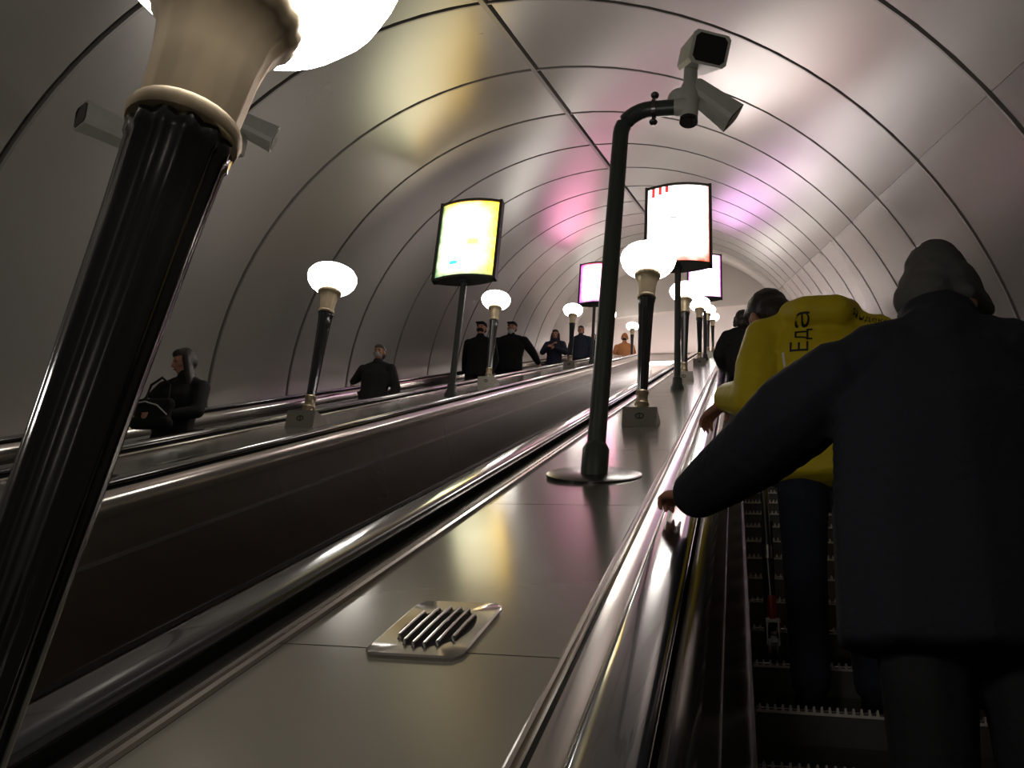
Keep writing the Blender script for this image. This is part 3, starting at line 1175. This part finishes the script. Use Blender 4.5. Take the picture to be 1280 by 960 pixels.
# --- the courier in the yellow jacket
hh = at_x(1000, 362, .31)
t_ = tread(hh.y)
feet = Vector((.375, min(max(hh.y - .05, t_.y + .12), t_.y + .26), t_.z + .010))
H = hh.z - feet.z
cour, cour_jk, ck, _ = person('person in a bright yellow jacket with black lettering on its back', feet, 0.0, H / 1.645, dict(
    vox=.010, bvox=.007, wide=1.12, bulk=.035, hem=.80, hemw=.175, waist=.17, sleeve=1.25, jacket='yellow', trousers='jeans', hat='hair', hood=True, folds=5,
    turn=(25, 30, -8), head=(-.145, .10, -.085),
    armL=dict(world=at_y(911, 497, feet.y + .20), hint=(-.05, -.4, -1), fw=(-.6, .6, -.35), upw=(-.3, 0, 1), thumbw=(.7, .7, 0), curl=.6),
    armR=dict(local=(.28, .22, 1.0), hint=(.8, -.6, 0))))

# --- riders further up the same escalator
f_, H = place(928, 393, .14)
person('person in a black jacket with a dark fur hood ahead of the yellow jacket', f_, 0.0, H / 1.79, dict(
    hat='furhood', jacket='blackcloth', bulk=.075, hem=.70, wide=1.15, sleeve=1.2, armL=dict(local=(-.26, .25, .98))))

# --- riders coming down along the wall
f_, H = place(234, 432, -4.22)
woman1 = person('person with long dark hair and bare forearm, carrying a black bag', f_, math.pi, H / 1.76, dict(
    hat='long', jacket='blackcloth', hem=.84, turn=(-40, 25, 0), sleeve=.9,
    armR=dict(local=(.16, .26, 1.10), hint=(.8, -.4, -.4)), armL=dict(local=(-.10, .28, 1.02), hint=(-.8, -.4, -.4)), bulk=.028))
f_, H = place(473, 430, -4.25)
person('person in a charcoal jacket and pale mask, one arm stretched to the handrail', f_, math.pi, H / 1.74, dict(
    hat='hair', hairmat='hair_grey', jacket='darkgrey', mask='maskwhite', bulk=.04, wide=1.1,
    armR=dict(world=at_x(436, 483, -4.86), hint=(.3, -.3, -.8), curl=.8), armL=dict(local=(-.26, .06, .88))))
f_, H = place(604, 404, -4.42)
person('person in black with a black cap and black mask', f_, math.pi, H / 1.77, dict(
    hat='cap', jacket='blackcloth', mask='blackcloth', bulk=.035,
    armR=dict(world=at_x(580, 468, -4.86), hint=(.3, -.3, -.8), curl=.8)))
f_, H = place(641, 402, -4.16)
person('broad person in a cap and grey neck scarf, dark open coat', f_, math.pi, H / 1.77, dict(
    hat='cap', hatmat='darkgrey', jacket='blackcloth', beard='maskwhite', bulk=.05, wide=1.25,
    armL=dict(world=at_x(676, 458, -3.70), hint=(-.8, -.3, -.5))))
f_, H = place(695, 413, -4.28)
person('person with dark hair in a dark blue jacket, hands raised to the chest', f_, math.pi, H / 1.76, dict(
    hat='long', jacket='navy', bulk=.04, turn=(0, 12, 0),
    armR=dict(local=(.05, .26, 1.22), hint=(.8, -.4, -.5)), armL=dict(local=(-.07, .25, 1.17), hint=(-.8, -.4, -.5))))
f_, H = place(727, 409, -4.25)
person('person with short hair in a navy zipped jacket', f_, math.pi, H / 1.76, dict(
    hat='hair', jacket='navy', trousers='darkgrey', bulk=.04, wide=1.1))
f_, H = place(742, 417, -4.35)
person('person half hidden behind the rider in the navy jacket', f_, math.pi, H / 1.76, dict(hat='hair', jacket='darkgrey', bulk=.04))
r_ = ray(781, 418)
f_ = Vector((r_.x / r_.y * 27.25, 27.25, zl - .01))
fx = Vector((0, 0, Z0)) + r_ * (27.25 / r_.y)
person('person in a rust orange jacket with a dark face mask near the hall', f_, math.pi, (fx.z - f_.z) / 1.76, dict(
    hat='beanie', hatmat='orange', jacket='orange', mask='blackcloth', bulk=.05))

flush()

# --- lettering on the yellow jacket, pressed onto the cloth
def lettering(txt, jk, center_w, size, angle, name='lettering', mat='print'):
    cu = bpy.data.curves.new('t', 'FONT')
    cu.body = txt
    cu.size = size
    cu.align_x = 'CENTER'
    cu.align_y = 'CENTER'
    cu.resolution_u = 3
    to = bpy.data.objects.new('t', cu)
    col.objects.link(to)
    bpy.context.view_layer.update()
    me = bpy.data.meshes.new_from_object(to.evaluated_get(bpy.context.evaluated_depsgraph_get()))
    bpy.data.objects.remove(to)
    bm = bmesh.new()
    bm.from_mesh(me)
    bmesh.ops.triangulate(bm, faces=bm.faces)
    bmesh.ops.subdivide_edges(bm, edges=bm.edges, cuts=1)
    root = jk.parent
    inv = root.matrix_world.inverted()
    bvh = BVHTree.FromPolygons([v.co for v in jk.data.vertices], [tuple(p.vertices) for p in jk.data.polygons])
    ca, sa = math.cos(angle), math.sin(angle)
    c = inv @ Vector(center_w)
    for v in bm.verts:
        u, w = v.co.x * ca - v.co.y * sa, v.co.x * sa + v.co.y * ca
        o = Vector((c.x + u, -1.0, c.z + w))
        hit = bvh.ray_cast(o, Vector((0, 1, 0)))
        y = hit[0].y if hit[0] else c.y + .1
        v.co = Vector((o.x, y - .003, o.z))
    bm.to_mesh(me)
    bm.free()
    me.materials.append(M[mat])
    ob = link_mesh(name, me, jk)
    return ob


bpy.context.view_layer.update()
yb = cour.matrix_world.translation.y - .15


lettering('Еда', cour_jk, at_y(1001, 418, yb), .105, math.radians(86))
lettering('Яндекс', cour_jk, at_y(1088, 399, yb + .06), .045, math.radians(-10))
lettering('I', cour_jk, at_y(980, 448, yb), .10, math.radians(4), 'reflective_strip', 'reflect')

# ------------------------------------------------------------------ small carried things
# black handbag of the long-haired rider
bw = woman1[0].matrix_world.translation
root = empty('handbag', bw + Vector((.02, -.30, .78)))
tag(root, 'black handbag with pale piping carried by the long-haired rider', 'bag')
b_ = Blob().chain([(-.13, 0, .05), (.13, 0, .05)], [(.05, .055, .05)] * 2).chain([(-.12, 0, .20), (.12, 0, .20)], [(.04, .045, .05)] * 2).e((0, 0, .13), (.16, .055, .12))
blob_obj('bag_body', b_, M['blackcloth'], root, 1.0, .012, 2)
MB().tube([(-.15, -.05, .19), (-.05, -.062, .20), (.06, -.062, .17), (.15, -.045, .10)], .005, 8).build('piping', M['cctv'], root)
MB().tube([(-.10, 0, .23), (-.08, 0, .36), (0, 0, .42), (.08, 0, .36), (.10, 0, .23)], .010, 8).build('strap', M['blackcloth'], root)
flush()

# folded kick scooter standing on the steps by the courier
pb = W(.135, 3.72, NB)
t_ = tread(pb.y + .03)
root = empty('folded_scooter', Vector((.135, t_.y + .10, t_.z + .010)))
tag(root, 'folded black scooter with a red clip standing on a step', 'scooter')
tr = []
for q in range(25):
    a = 2 * math.pi * q / 24
    tr.append([Vector((0, math.cos(a) * (.055 + u), .07 + math.sin(a) * (.055 + u))) + Vector((w_, 0, 0)) for u, w_ in ((.015, -.012), (.015, .012), (-.012, .012), (-.012, -.012))])
wh = MB().rings(tr, caps=False).build('wheel', M['rubber'], root)
MB().tube([(-.02, 0, .07), (.02, 0, .07)], .030, 16).build('hub', M['cctv'], wh)
fk = MB()
for sg in (-1, 1):
    fk.tube([(sg * .024, 0, .07), (sg * .024, 0, .17)], .007, 8)
fk.box(-.03, .03, -.015, .015, .165, .185)
fk.build('fork', M['steel'], root)
MB().tube([(0, 0, .18), (-.005, 0, .28)], .020, 12).build('red_clip', M['red'], root)
MB().tube([(-.005, 0, .26), (-.012, 0, .46)], .013, 12).build('lower_stem', M['dark_steel'], root)
MB().tube([(-.010, 0, .44), (-.010, 0, .50)], .020, 12).build('clamp', M['steel'], root)
MB().tube([(-.012, 0, .49), (-.018, 0, .86)], .018, 12).build('stem', M['rubber'], root)
MB().box(-.035, .015, .03, .06, .12, .62).build('deck', M['blackcloth'], root, smooth=False)
MB().tube([(-.09, 0, .86), (.055, 0, .86)], .016, 12).build('handle', M['rubber'], root)
